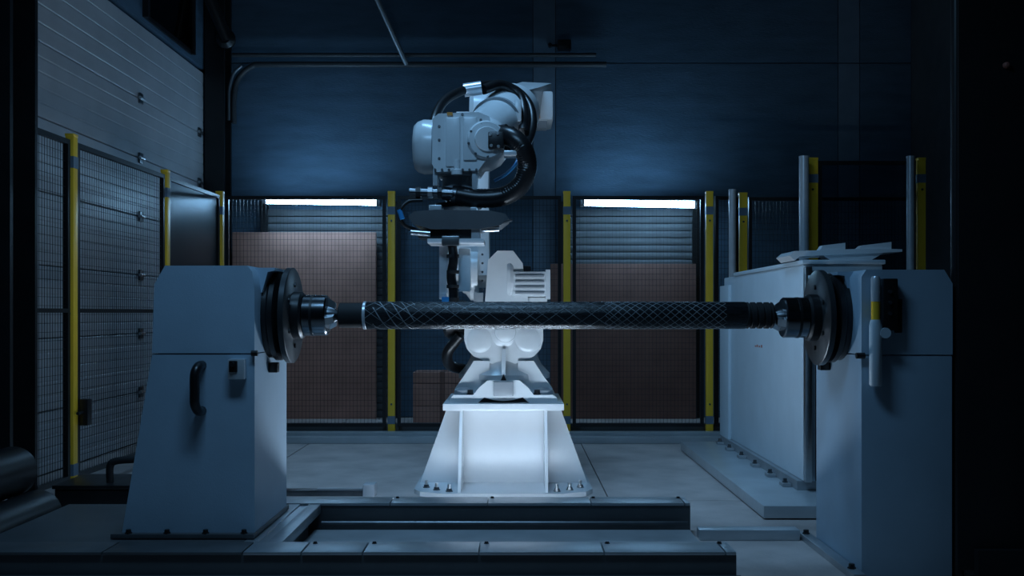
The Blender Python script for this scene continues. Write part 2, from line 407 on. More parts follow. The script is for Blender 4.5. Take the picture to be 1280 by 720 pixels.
# bright aluminium posts beside yellow ones
for (px, D, w, lab) in ((915.5, 8.7, 0.062, 'pale aluminium post left of the rear right yellow post'),
                        (1005, 8.1, 0.078, 'bright aluminium post at the left edge of the clear screen'),
                        (1138, 8.1, 0.062, 'bright aluminium post at the right edge of the clear screen')):
    x = P(px, 0, D).x
    t = thing('aluminium_post', lab, 'post', (x, D, 0), 'aluminium posts of the right fence')
    hh = 2.165 if D > 8.5 else 2.36
    cyl('post_tube', (x, D, 0.01), (x, D, hh), w / 2, 'alu', t, 20); box('foot_plate', x - w * .6, x + w * .6, D - w * .6, D + w * .6, 0, 0.012, 'alu', t)
    cyl('post_cap', (x, D, hh), (x, D, hh + 0.015), w / 2 + 0.002, 'alu', t, 20)

# kerb along the rear fence
kb = thing('floor_kerb', 'low painted steel kerb along the foot of the rear fence', 'kerb', (-0.3, 8.7, 0))
box('kerb_bar', -2.5, 1.95, 8.45, 8.56, 0, 0.055, 'plinth', kb, 0.006)
box('kerb_bar', -2.5, 1.95, 8.62, 8.74, 0, 0.075, 'plinth', kb, 0.006)
box('kerb_bar', -2.5, 1.95, 8.92, 9.0, 0, 0.12, 'railf', kb, 0.006)

# black enclosure at the right picture edge; its black stands for unlit space
en = thing('unlit_backdrop', 'tall black enclosure filling the right picture edge', 'backdrop', (2.9, 4.2, 0))
box('backdrop_sheet', 1.845, 3.9, 4.17, 4.22, 0.03, 5.2, 'blackm', en)
cyl('corner_tube', (1.853, 4.20, 0), (1.853, 4.20, 5.2), 0.026, 'black', en, 20)
cyl('corner_tube', (2.13, 4.14, 0), (2.13, 4.14, 5.2), 0.03, 'black', en, 20)
box('sill', 1.91, 3.9, 4.13, 4.17, 0.0, 0.12, 'blackm', en)
lathe('lamp_button', P(1257, 82, 4.172), (0, -1, 0), [(0, 0.014), (0.015, 0.012), (0.02, 0.006)], 'red', en, 12)

# ---------------------------------------------------------------- grey cabinet and its plinth (right)
pl = thing('steel_plinth', 'low painted steel plinth under the grey cabinet at right', 'plinth', (2.0, 6.8, 0))
box('plinth_plate', 1.32, 2.75, 5.33, 8.02, 0.008, 0.075, 'plinth', pl, 0.005)
box('toe_recess', 1.36, 2.7, 5.37, 7.98, 0.0, 0.008, 'black', pl)
cb = thing('control_cabinet', 'big pale grey cabinet behind the tailstock at right', 'cabinet', (1.89, 6.8, 0.075))
box('cabinet_body', 1.66, 2.12, 5.78, 7.98, 0.13, 1.385, 'greyw', cb, 0.012)
box('base_frame', 1.63, 2.12, 5.80, 7.96, 0.075, 0.13, 'rail', cb, 0.004)
box('roof_panel', 1.65, 2.13, 5.76, 7.6, 1.385, 1.41, 'greyw', cb, 0.006)
box('corner_post', 1.66, 1.70, 5.735, 5.78, 0.13, 1.37, 'steel', cb, 0.006)
cyl('cable', (1.74, 5.74, 0.14), (1.74, 5.74, 1.3), 0.022, 'rubber', cb, 10)
box('rear_step', 1.635, 1.66, 7.7, 8.02, 0.13, 1.32, 'greyw', cb, 0.004)
for k, y in enumerate((5.95, 6.3, 6.7, 7.1, 7.5, 7.85)):
    a = box('anchor_bracket', 1.575, 1.63, y - 0.04, y + 0.04, 0.076, 0.096, 'rail', cb, 0.004)
    hexbolt(a, (1.60, y, 0.096), 0.013, 0.025)
for k, (dy, hh) in enumerate(((0, 0.018), (0.06, 0.012), (0.12, 0.016), (0.17, 0.01))):
    box('print_mark', 1.6585, 1.6602, 6.74 + dy, 6.775 + dy, 0.87, 0.87 + hh, 'red', cb)

# pale bracket on top of the cabinet
br = thing('mounting_bracket', 'pale bracket plate lying on top of the grey cabinet above the faceplate', 'bracket', (2.0, 5.9, 1.41))
prism('plate', [(1.63, 1.41), (1.66, 1.435), (2.14, 1.456), (2.26, 1.462), (2.26, 1.476), (2.1, 1.482), (1.63, 1.466), (1.60, 1.44)], 'y', 5.85, 6.15, 'white', br, 0.003)
prism('lug', [(1.78, 1.47), (1.80, 1.50), (1.93, 1.515), (1.93, 1.47)], 'y', 5.86, 5.93, 'white', br, 0.003)
prism('lug', [(2.00, 1.475), (2.03, 1.50), (2.20, 1.52), (2.20, 1.475)], 'y', 5.86, 5.93, 'white', br, 0.003)
prism('gusset', [(1.85, 1.41), (2.08, 1.41), (2.16, 1.458), (1.80, 1.445)], 'y', 5.87, 5.98, 'white', br, 0.002)

# ---------------------------------------------------------------- machine bed
RT = 0.167
bed = thing('machine_bed', 'long low machine bed with two steel rails in front of the robot', 'machine bed', (-0.4, 4.5, 0))
fr = box('rail_beam', -2.3, 0.865, 3.92, 4.08, 0.0, RT - 0.012, 'railf', bed, 0.004)
box('lower_flange', -2.3, 0.88, 3.88, 3.92, 0.06, 0.075, 'railf', bed)
cuts = [-2.3, -1.62, -1.07, -0.84, -0.60, -0.145, 0.345, 0.82, 0.865]
for a, b in zip(cuts, cuts[1:]):
    box('rail_plate', a + 0.003, b - 0.003, 3.91, 4.09, RT - 0.012, RT, 'rail' if b > -1 else 'railf', bed, 0.002)  # plates at the left end coloured dark in place of shade
fb = box('rail_beam', -1.25, 0.86, 4.93, 5.08, 0.0, RT - 0.012, 'railf', bed, 0.004)
cuts = [-1.25, -0.62, -0.14, 0.37, 0.83, 0.86]
for a, b in zip(cuts, cuts[1:]):
    box('rail_plate', a + 0.003, b - 0.003, 4.92, 5.09, RT - 0.012, RT, 'rail', bed, 0.002)
for x in (-0.84, -0.60, -0.145, 0.345, 0.80): hexbolt(bed, (x + 0.025, 4.06, RT), 0.009, 0.008, m='black')
for x in (-0.62, -0.14, 0.37, 0.80): hexbolt(bed, (x + 0.02, 5.06, RT), 0.009, 0.008, m='black')
box('drip_tray', -0.98, 0.845, 4.09, 4.86, 0.035, 0.05, 'tray', bed, 0.004)
cyl('reflection_rod', (-0.95, 4.89, 0.075), (0.84, 4.89, 0.075), 0.011, 'steeld', bed, 14)  # added rod standing for a bright reflection along the rear rail
for sx in (-1.09, -0.99):
    box('cross_rail', sx - 0.03, sx + 0.03, 4.09, 4.92, RT - 0.05, RT - 0.004, 'rail', bed, 0.004)
box('end_plate', -1.06, -1.02, 4.10, 4.91, 0.0, RT - 0.01, 'rail', bed)
box('mounting_plate', -2.2, -1.12, 4.09, 4.92, 0.0, RT - 0.004, 'railf', bed, 0.004)

# ---------------------------------------------------------------- headstock (left)
YN, YR = 4.17, 4.75
hs = thing('headstock', 'grey winding machine headstock with black faceplate and chuck at left', 'headstock', (-1.35, 4.45, RT))
prism('lower_body', [(-1.643, RT + 0.02), (-1.09, RT + 0.02), (-1.09, 0.931), (-1.517, 0.931)], 'y', YN, YR, 'grey', hs, 0.006)
prism('upper_cover', [(-1.517, 0.935), (-1.09, 0.935), (-1.09, 1.20), (-1.10, 1.275), (-1.12, 1.30), (-1.463, 1.30), (-1.507, 1.223)], 'y', YN - 0.003, YR, 'grey', hs, 0.005)
prism('hood_lip', [(-1.13, 1.296), (-1.03, 1.296), (-1.03, 1.284), (-1.06, 1.278), (-1.085, 1.19), (-1.095, 1.19)], 'y', YN + 0.1, YR - 0.05, 'grey', hs, 0.002)
box('base_flange', -1.68, -1.085, YN - 0.03, YR + 0.03, RT, RT + 0.02, 'railf', hs, 0.003)
for x in (-1.61, -1.45, -1.29, -1.13): hexbolt(hs, (x, YN - 0.015, RT + 0.02), 0.013, 0.016, m='black')
hnd = hose('handle', [(-1.31, YN + 0.005, 0.885), (-1.31, YN - 0.05, 0.88), (-1.315, YN - 0.075, 0.85), (-1.315, YN - 0.078, 0.78), (-1.315, YN - 0.075, 0.73), (-1.31, YN - 0.05, 0.70), (-1.31, YN + 0.005, 0.695)], 0.020, 'rubber', hs, 12, 8)
bx = box('switch_box', -1.192, -1.122, YN - 0.04, YN, 0.828, 0.912, 'alu', hs, 0.006)
box('switch_recess', -1.185, -1.150, YN - 0.046, YN - 0.039, 0.858, 0.905, 'black', bx, 0.004)
cyl('switch_key', (-1.168, YN - 0.06, 0.89), (-1.168, YN - 0.045, 0.89), 0.01, 'steeld', bx, 10)
box('side_sensor', -1.09, -1.05, 4.40, 4.44, 0.84, 0.885, 'black', hs, 0.004)
cyl('seam_latch', (-1.1, YN - 0.012, 0.935), (-1.075, YN - 0.012, 0.935), 0.012, 'black', hs, 10)
YA, ZA = 4.45, 1.092

def spindle(root, x0, sgn, ya, za, chuck_m='steeld'):
    ax = (sgn, 0, 0)
    lathe('bearing_flange', (x0, ya, za), ax, [(0, 0.19), (0.02, 0.19), (0.03, 0.20), (0.05, 0.20), (0.058, 0.17)], 'black', root, 48)
    lathe('neck', (x0 + sgn * 0.058, ya, za), ax, [(0, 0.11), (0.016, 0.11)], 'black', root, 32)
    fp = lathe('faceplate', (x0 + sgn * 0.074, ya, za), ax, [(0, 0.205), (0.004, 0.212), (0.026, 0.212), (0.03, 0.206)], 'disc', root, 64)
    hub = lathe('hub', (x0 + sgn * 0.104, ya, za), ax, [(0, 0.105), (0.035, 0.105), (0.045, 0.095)], 'black', root, 40)
    for k in range(6):
        a = math.pi * (2 * k + 1) / 6
        lathe('faceplate_bolt', (x0 + sgn * 0.103, ya + 0.135 * math.cos(a), za + 0.135 * math.sin(a)), ax, [(0, 0.011), (0.008, 0.010)], 'black', fp, 8)
    ch = lathe('chuck', (x0 + sgn * 0.148, ya, za), ax, [(0, 0.082), (0.004, 0.090), (0.10, 0.090), (0.106, 0.085)], chuck_m, root, 40)
    lathe('chuck_groove', (x0 + sgn * 0.183, ya, za), ax, [(0, 0.0915), (0.012, 0.0915)], 'black', ch, 40)
    for k in range(3):
        a = math.pi / 2 + 2 * math.pi * k / 3 + 0.35
        bm = bmesh.new(); bm_box(bm, 0, 0.032, -0.016, 0.016, 0.016, 0.078)
        for v in list(bm.verts):
            if v.co.x > 0.02 and v.co.z > 0.05: v.co.z -= 0.022
        for v in bm.verts:
            x, y, z = v.co
            v.co = (x0 + sgn * (0.254 + x), ya + y * math.cos(a) - z * math.sin(a), za + y * math.sin(a) + z * math.cos(a))
        link('jaw', bm, 'steel', ch)
    lathe('centre', (x0 + sgn * 0.254, ya, za), ax, [(0, 0.04), (0.02, 0.035), (0.05, 0.02)], 'steeld', ch, 24)
spindle(hs, -1.09, 1, YA, ZA, 'chuck')

# ---------------------------------------------------------------- tailstock (right)
TZ = 1.283
ts = thing('tailstock', 'grey tailstock with black faceplate standing on the floor at right', 'tailstock', (1.63, 4.48, 0))
box('lower_body', 1.44, 1.82, YN, 4.80, 0.0, 0.925, 'grey', ts, 0.006)
prism('upper_cover', [(1.44, 0.929), (1.82, 0.929), (1.82, 1.225), (1.785, TZ), (1.46, TZ), (1.44, TZ - 0.03)], 'y', YN - 0.002, 4.80, 'grey', ts, 0.005)
prism('hood_lip', [(1.47, TZ - 0.002), (1.39, TZ - 0.002), (1.39, TZ - 0.015), (1.42, TZ - 0.02), (1.436, 1.19), (1.45, 1.19)], 'y', YN + 0.15, 4.76, 'grey', ts, 0.002)
ft = box('foot_rail', 1.385, 1.437, 4.1, 4.92, 0.0, 0.03, 'rail', ts, 0.004)
for y in (4.2, 4.86): hexbolt(ft, (1.41, y, 0.03), 0.014, 0.02, m='black')
box('side_sensor', 1.395, 1.44, 4.58, 4.63, 0.84, 0.89, 'black', ts, 0.004)
cyl('seam_latch', (1.415, YN - 0.01, 0.925), (1.45, YN - 0.01, 0.925), 0.013, 'black', ts, 10)
spindle(ts, 1.44, -1, 4.46, 1.082, 'chuck')
# hand unit on its face
pn = thing('hand_pendant', 'grey hand pendant with a yellow band hung on the tailstock face', 'pendant', (1.5, YN - 0.05, 0.80))
lathe('lower_housing', (1.487, YN - 0.035, 0.80), (0, 0, 1), [(0, 0.022), (0.006, 0.026), (0.25, 0.026), (0.275, 0.02)], 'greyw', pn, 10)
lathe('yellow_band', (1.487, YN - 0.035, 1.065), (0, 0, 1), [(0, 0.018), (0.085, 0.018)], 'yellow', pn, 16)
lathe('upper_housing', (1.487, YN - 0.035, 1.15), (0, 0, 1), [(0, 0.019), (0.095, 0.019), (0.105, 0.014)], 'alu', pn, 16)
box('holder', 1.515, 1.575, YN - 0.05, YN - 0.003, 1.03, 1.245, 'black', pn, 0.006)
box('holder_clip', 1.575, 1.60, YN - 0.03, YN - 0.003, 1.02, 1.16, 'blackm', pn, 0.004)
cyl('clamp_knob', (1.52, YN - 0.06, 1.02), (1.52, YN - 0.005, 1.02), 0.022, 'greyw', pn, 14)
for z in (1.10, 1.145, 1.19): cyl('button', (1.54, YN - 0.058, z), (1.54, YN - 0.049, z), 0.008, 'steel', pn, 10)

# low floor beam between bed and tailstock
tag(box('floor_beam', 0.89, 1.375, 4.84, 4.93, 0.0, 0.052, 'plinth', None, 0.004), 'low dark beam on the floor between bed end and tailstock', 'beam')

# ---------------------------------------------------------------- wound mandrel
MR = 0.0605
ym, zm = YA, ZA
def mx(px): return (px - CX) * ym / F
md = thing('wound_mandrel', 'long black carbon fibre wound tube held between the two chucks', 'mandrel', (0.17, ym, zm - MR))
X0, X1 = mx(455), mx(932)
lathe('wound_tube', (X0, ym, zm), (1, 0, 0), [(0, MR - 0.004), (0.006, MR), (X1 - X0 - 0.006, MR), (X1 - X0, MR - 0.003)], 'carbon', md, 64)
lathe('end_sleeve', (mx(424), ym, zm), (1, 0, 0), [(0, 0.05), (0.004, 0.055), (X0 - mx(424), 0.055)], 'blackm', md, 40)
prof = [(0, 0.058)]
L2 = mx(966) - X1
for k in range(4):
    t = L2 * (k + 0.3) / 4; prof += [(t, 0.059), (t + 0.004, 0.052), (t + 0.010, 0.052), (t + 0.013, 0.059)]
prof += [(L2 - 0.004, 0.057), (L2, 0.05)]
lathe('ringed_sleeve', (X1, ym, zm), (1, 0, 0), prof, 'blackm', md, 40)
cyl('shaft', (mx(408), ym, zm), (mx(426), ym, zm), 0.016, 'steeld', md, 16)
cyl('shaft', (mx(964), ym, zm - 0.003), (mx(985), ym, zm - 0.003), 0.016, 'steeld', md, 16)
lathe('clear_band', (X0 - 0.002, ym, zm), (1, 0, 0), [(0, MR + 0.0005), (0.002, MR + 0.0022), (0.012, MR + 0.0022), (0.014, MR)], 'alu', md, 48)
def tow(xa, xb, pitch, phase, hand, width, lift):
    bm = bmesh.new(); n = max(8, int(abs(xb - xa) / pitch * 40)); prev = None
    for i in range(n + 1):
        x = xa + (xb - xa) * i / n; a = phase + hand * 2 * math.pi * (x - xa) / pitch
        row = []
        for k in (-0.5, 0.5):
            row.append(bm.verts.new((x + k * width, ym + (MR + lift) * math.cos(a), zm + (MR + lift) * math.sin(a))))
        if prev: bm.faces.new((prev[0], prev[1], row[1], row[0]))
        prev = row
    r = bmesh.ops.solidify(bm, geom=bm.faces[:], thickness=0.0006)
    return link('fibre_tow', bm, 'tow', md)
for k in range(7):
    tow(X0 + 0.01, mx(775), 0.52, 2 * math.pi * k / 7 + random.uniform(-.3, .3), 1, random.choice((0.003, 0.005, 0.004)), 0.0010)
    tow(X0 + 0.01, mx(790), 0.52, 2 * math.pi * k / 7 + random.uniform(-.3, .3), -1, random.choice((0.003, 0.005, 0.004)), 0.0014)
for k in range(5):
    tow(mx(468) , mx(520), 0.24, 2 * math.pi * k / 5, 1, 0.005, 0.0018)
for k in range(12):
    tow(mx(755), mx(905), 0.46, 2 * math.pi * k / 12, 1, 0.004, 0.0010)
    tow(mx(755), mx(905), 0.46, 2 * math.pi * k / 12, -1, 0.004, 0.0013)

# ---------------------------------------------------------------- robot pedestal
RX = -0.078
pd = thing('robot_pedestal', 'white welded steel pedestal carrying the robot', 'pedestal', (RX, 6.5, 0))
pts = [(-0.545, 6.12), (-0.50, 6.02), (-0.36, 5.95), (0.36, 5.95), (0.50, 6.02), (0.545, 6.12), (0.545, 7.0), (0.48, 7.1), (-0.48, 7.1), (-0.545, 7.0)]
prism('base_plate', [(RX + a, b) for a, b in pts], 'z', 0.0, 0.028, 'white', pd, 0.004)
def slab4(name, c, th, m, parent, bev=0.003):
    """thick plate from four corner points"""
    c = [Vector(p) for p in c]; n = (c[1] - c[0]).cross(c[3] - c[0]).normalized() * th
    bm = bmesh.new(); A = [bm.verts.new(p) for p in c]; B = [bm.verts.new(p + n) for p in c]
    bm.faces.new(A); bm.faces.new(B)
    for i in range(4): bm.faces.new((A[i], A[(i + 1) % 4], B[(i + 1) % 4], B[i]))
    return link(name, bm, m, parent, True, bev)
slab4('front_plate', [(RX - 0.53, 6.34, 0.028), (RX + 0.53, 6.34, 0.028), (RX + 0.36, 6.343, 0.50), (RX - 0.36, 6.343, 0.50)], -0.02, 'white', pd)
slab4('rear_plate', [(RX - 0.53, 6.98, 0.028), (RX + 0.53, 6.98, 0.028), (RX + 0.36, 6.98, 0.50), (RX - 0.36, 6.98, 0.50)], -0.02, 'white', pd)
for s in (-1, 1):
    slab4('side_plate', [(RX + s * 0.51, 6.36, 0.028), (RX + s * 0.51, 6.98, 0.028), (RX + s * 0.345, 6.98, 0.50), (RX + s * 0.345, 6.36, 0.50)], s * 0.015, 'white', pd)
    prism('rib', [(5.985, 0.028), (6.33, 0.028), (6.315, 0.50), (6.20, 0.50)], 'x', RX + s * 0.262 - 0.009, RX + s * 0.262 + 0.009, 'white', pd, 0.002)
    for (bx_, by_) in ((0.475, 6.17), (0.405, 6.08), (0.325, 6.03)):
        b = hexbolt(pd, (RX + s * bx_, by_, 0.028), 0.019, 0.018, m='steeld', name='anchor_bolt')
        cyl('stud', (RX + s * bx_, by_, 0.04), (RX + s * bx_, by_, 0.072), 0.010, 'steel', b, 8)
box('top_plate', RX - 0.375, RX + 0.375, 6.18, 7.0, 0.50, 0.542, 'white', pd, 0.004)

# ---------------------------------------------------------------- floor lamp bar lighting the pedestal, behind the rear rail
lb = thing('floor_lamp_bar', 'low lamp bar on the floor between bed and pedestal', 'lamp', (-0.11, 5.3, 0))
box('lamp_housing', -0.62, 0.40, 5.25, 5.35, 0.0, 0.024, 'alu', lb, 0.004)
box('lamp_lens', -0.60, 0.38, 5.26, 5.34, 0.05, 0.058, 'ledbar', lb)
box('lamp_tray', -0.60, 0.38, 5.265, 5.335, 0.024, 0.05, 'alu', lb)
for x in (-0.61, 0.39): box('end_cap', x - 0.01, x + 0.01, 5.26, 5.34, 0.024, 0.06, 'alu', lb, 0.003)

# bar on the floor left of the pedestal
fbar = thing('floor_bar', 'flat steel bar with a raised end block on floor left of pedestal', 'bar', (-1.1, 6.05, 0))
box('bar', -1.40, -0.86, 6.02, 6.10, 0.0, 0.035, 'steeld', fbar, 0.004); box('top_strip', -1.2, -0.9, 6.03, 6.06, 0.035, 0.045, 'rail', fbar)
box('end_block', -0.92, -0.85, 6.0, 6.11, 0.0, 0.072, 'alu', fbar, 0.004)

# ---------------------------------------------------------------- robot
rb = thing('industrial_robot', 'large pale grey industrial robot arm with black hoses on white pedestal', 'robot', (RX, 6.6, 0.542))
Z0 = 0.542
pts = [(-0.335, Z0), (-0.335, Z0 + 0.03), (-0.31, Z0 + 0.05), (-0.19, Z0 + 0.05), (-0.15, Z0 + 0.10), (-0.10, Z0 + 0.14), (0.10, Z0 + 0.14), (0.15, Z0 + 0.10), (0.19, Z0 + 0.05), (0.31, Z0 + 0.05), (0.335, Z0 + 0.03), (0.335, Z0),
       (0.16, Z0), (0.12, Z0 + 0.035), (0.06, Z0 + 0.018), (0, Z0 + 0.012), (-0.06, Z0 + 0.018), (-0.12, Z0 + 0.035), (-0.16, Z0)]
prism('base_casting', [(RX + a, b) for a, b in pts], 'y', 6.24, 6.90, 'robot', rb, 0.008)
prism('base_saddle', [(RX - 0.30, Z0 + 0.04), (RX + 0.30, Z0 + 0.04), (RX + 0.29, Z0 + 0.09), (RX + 0.20, Z0 + 0.16), (RX - 0.20, Z0 + 0.16), (RX - 0.29, Z0 + 0.09)], 'y', 6.40, 6.86, 'robot', rb, 0.02)
for s in (-1, 1):
    for y in (6.275, 6.84):
        hexbolt(rb, (RX + s * (0.21 if y < 6.5 else 0.26), y, Z0 + 0.05), 0.022, 0.03, m='black', name='base_bolt')
    lathe('base_lug', (RX + s * 0.255, 6.32, Z0 + 0.045), (0, 0, 1), [(0, 0.06), (0.03, 0.055), (0.045, 0.035)], 'robot_dark', rb, 20)
    lathe('lug_cap', (RX + s * 0.17, 6.38, Z0 + 0.13), (0, 0, 1), [(0, 0.035), (0.03, 0.03)], 'robot', rb, 16)
cn = box('connector_box', RX - 0.062, RX + 0.062, 6.205, 6.26, Z0 + 0.045, Z0 + 0.135, 'robot_dark', rb, 0.006)
prism('connector_pin', [(RX - 0.02, Z0 + 0.136), (RX + 0.02, Z0 + 0.136), (RX, Z0 + 0.18)], 'y', 6.25, 6.262, 'black', rb)
lathe('turret', (RX, 6.6, 0), (0, 0, 1), [(0.68, 0.30), (0.71, 0.30), (0.77, 0.245), (0.82, 0.22), (0.86, 0.215), (0.90, 0.235), (0.96, 0.245), (1.03, 0.24), (1.06, 0.22)], 'robot', rb, 48)
wp = [(0.25, 1.02), (0.252, 0.93), (0.235, 0.875), (0.195, 0.83), (0.13, 0.80), (0.06, 0.775)]
prism('turret_web', [(RX - a, b) for a, b in wp] + [(RX + a, b) for a, b in reversed(wp)], 'y', 6.37, 6.5, 'robot', rb, 0.02)
for s in (-1, 1):
    lathe('turret_lobe', (RX + s * 0.155, 6.40, 0.93), (0, -1, 0), [(0, 0.088), (0.028, 0.084), (0.038, 0.07), (0.04, 0.03)], 'robot', rb, 28)
    prism('skirt', [(RX + s * 0.09, 0.80), (RX + s * 0.19, 0.80), (RX + s * 0.255, 0.70), (RX + s * 0.31, 0.625), (RX + s * 0.31, 0.59), (RX + s * 0.09, 0.59)], 'y', 6.345, 6.5, 'robot', rb, 0.012)
slab4('skirt_rib', [(RX - 0.012, 6.37, 0.86), (RX + 0.012, 6.37, 0.86), (RX + 0.012, 6.30, 0.70), (RX - 0.012, 6.30, 0.70)], -0.04, 'robot', rb, 0.003)
lathe('turret_boss', (RX + 0.01, 6.37, 0.985), (0, -1, 0), [(0, 0.07), (0.03, 0.065), (0.04, 0.05)], 'robot', rb, 28)
prism('shoulder', [(RX - 0.20, 1.02), (RX + 0.20, 1.02), (RX + 0.16, 1.16), (RX + 0.12, 1.42), (RX + 0.06, 1.50), (RX - 0.04, 1.50), (RX - 0.10, 1.44), (RX - 0.12, 1.16)], 'y', 6.36, 6.78, 'robot', rb, 0.02)
# axis 2 gear cover and motor
a2 = P(612, 348, 6.36)
lathe('arm_gear_disc', P(634, 350, 6.5) , (1, 0, 0), [(0, 0.17), (0.02, 0.175), (0.04, 0.165)], 'robot', rb, 40)
mo = pbox('shoulder_motor', 640, 684, 339, 371, 6.34, 6.60, 'robot', rb, 0.018)
pbox('motor_end_plate', 682, 688, 337, 374, 6.32, 6.62, 'robot', mo, 0.004)
for k in range(4):
    pbox('motor_fin', 644, 680, 344 + 7 * k, 346 + 7 * k, 6.332, 6.342, 'robot_dark', mo)
pbox('motor_plug', 650, 664, 332, 339, 6.40, 6.48, 'steeld', mo, 0.006)
box('motor_foot', P(660, 0, 6.4).x, P(684, 0, 6.4).x, 6.38, 6.55, P(0, 384, 6.4).z, P(0, 372, 6.4).z, 'robot', mo, 0.006)
for k in range(6):
    p = P(603, 318 + 11 * k, 6.355); lathe('cover_screw', p, (0, -1, 0), [(0, 0.008), (0.008, 0.007)], 'steeld', rb, 8)
pbox('front_latch', 592, 604, 366, 378, 6.33, 6.37, 'robot_dark', rb, 0.004)
lathe('counter_motor', P(588, 395, 6.5), (-1, 0, -0.25), [(0, 0.10), (0.03, 0.115), (0.17, 0.115), (0.19, 0.09)], 'black', rb, 28)
hose('base_cable', [P(575, 420, 6.4), P(560, 440, 6.42), P(562, 456, 6.5), P(580, 462, 6.6)], 0.035, 'rubber', rb, 12)
lathe('side_gear', P(598, 345, 6.52), (-1, 0, 0), [(0, 0.16), (0.05, 0.16), (0.08, 0.12), (0.10, 0.11)], 'robot', rb, 36)
# lower arm, leaning back behind the tool
def beam(name, a, b, wa, da, wb_, db, m, parent, bev=0.02):
    a, b = Vector(a), Vector(b); t = (b - a).normalized(); sx = Vector((1, 0, 0)); sx = (sx - t * sx.dot(t)).normalized(); sy = t.cross(sx)
    bm = bmesh.new(); R = []
    for p, ww, dd in ((a, wa, da), (a.lerp(b, .5), (wa + wb_) / 2 * 0.94, (da + db) / 2 * 0.94), (b, wb_, db)):
        R.append([bm.verts.new(p + sx * (i * ww / 2) + sy * (j * dd / 2)) for i, j in ((-1, -1), (1, -1), (1, 1), (-1, 1))])
    bm.faces.new(R[0]); bm.faces.new(R[2])
    for A, B in zip(R, R[1:]):
        for i in range(4): bm.faces.new((A[i], A[(i + 1) % 4], B[(i + 1) % 4], B[i]))
    return link(name, bm, m, parent, True, bev)
beam('lower_arm', P(590, 352, 6.62), P(592, 150, 6.86), 0.24, 0.34, 0.22, 0.28, 'robot', rb, 0.03)
# elbow, rear motors, forearm
lathe('elbow_housing', P(588, 148, 6.86), (1, 0, 0), [(0, 0.17), (0.03, 0.20), (0.24, 0.205), (0.28, 0.19), (0.34, 0.18), (0.36, 0.15)], 'robot', rb, 48)
lathe('elbow_cap', P(642, 146, 6.82), (1, -0.25, 0), [(0, 0.17), (0.05, 0.165), (0.08, 0.13)], 'robot', rb, 40)
beam('rear_housing', P(636, 134, 6.75), P(671, 118, 7.3), 0.27, 0.24, 0.22, 0.17, 'robot', rb, 0.03)
pbox('rear_motor', 655, 692, 113, 150, 7.05, 7.45, 'robot', rb, 0.025)
pbox('rear_plug', 666, 684, 150, 160, 7.08, 7.2, 'robot_dark', rb, 0.008)
box('orange_sticker', P(669, 0, 7.04).x, P(675, 0, 7.04).x, 7.044, 7.051, P(0, 147, 7.04).z, P(0, 142, 7.04).z, 'orange', rb)
fa, fb_ = P(640, 140, 6.7), P(592, 175, 5.72)
lathe('forearm', fa, fb_ - fa, [(0, 0.19), (0.15, 0.185), (0.4, 0.15), (0.75, 0.135), ((fb_ - fa).length, 0.14)], 'robot', rb, 40)
lathe('forearm_ring', fa.lerp(fb_, 0.42), fb_ - fa, [(0, 0.163), (0.04, 0.163)], 'robot_dark', rb, 40)
# wrist
WD = 5.42
prism('wrist_housing', [(P(p[0], p[1], WD).x, P(p[0], p[1], WD).z) for p in ((541, 148), (548, 142), (598, 140), (612, 146), (616, 170), (610, 196), (598, 213), (545, 215), (540, 205))], 'y', WD, WD + 0.34, 'robot', rb, 0.02)
pbox('wrist_cover', 557, 575, 146, 208, WD - 0.012, WD + 0.02, 'robot', rb, 0.008)
pbox('wrist_cover', 579, 596, 146, 200, WD - 0.016, WD + 0.02, 'robot', rb, 0.008)
lathe('wrist_end_cap', P(542, 184, WD + 0.16), (-1, 0, 0), [(0, 0.15), (0.05, 0.152), (0.085, 0.14), (0.105, 0.12), (0.112, 0.08)], 'robot', rb, 44)
lathe('wrist_collar', P(547, 184, WD + 0.16), (-1, 0, 0), [(0, 0.157), (0.022, 0.157)], 'robot_dark', rb, 44)
lathe('wrist_ball', P(600, 180, WD + 0.17), (1, -0.15, 0.0), [(0, 0.155), (0.06, 0.152), (0.11, 0.125), (0.14, 0.09), (0.15, 0.06)], 'robot', rb, 40)
lathe('wrist_disc', P(607, 176, WD + 0.02), (0.2, -1, 0), [(0, 0.105), (0.03, 0.105), (0.042, 0.096), (0.046, 0.07), (0.06, 0.065), (0.062, 0.03)], 'robot', rb, 44)
for k in range(8):
    a = 2 * math.pi * k / 8 + 0.2; c = P(605.5, 176, WD - 0.018)
    lathe('disc_screw', c + Vector((0.086 * math.cos(a), 0.017 * math.cos(a), 0.086 * math.sin(a))), (0.12, -1, 0), [(0, 0.008), (0.007, 0.007)], 'steeld', rb, 8)
pbox('gland_block', 610, 630, 164, 186, WD - 0.05, WD + 0.1, 'black', rb, 0.01)
for (px, py) in ((613, 168), (622, 167), (614, 182), (623, 183)): lathe('block_screw', P(px, py, WD - 0.05), (0, -1, 0), [(0, 0.01), (0.008, 0.008)], 'steel', rb, 8)
pbox('hose_clamp', 630, 646, 188, 194, WD - 0.07, WD + 0.05, 'alu', rb, 0.004)
pbox('flange_bracket', 541, 547, 206, 232, WD + 0.02, WD + 0.1, 'alu', rb, 0.003)
pbox('flange_bracket', 590, 597, 205, 236, WD + 0.02, WD + 0.1, 'alu', rb, 0.003)
lathe('flange_motor_nose', P(571, 200, WD), (0, 0, -1), [(0, 0.018), (0.05, 0.018), (0.055, 0.03), (0.08, 0.03)], 'robot', rb, 18)
for (px, py) in ((549, 158), (549, 175), (549, 198), (601, 150), (578, 143)): lathe('cover_screw', P(px, py, WD), (0, -1, 0), [(0, 0.008), (0.006, 0.007)], 'steeld', rb, 8)
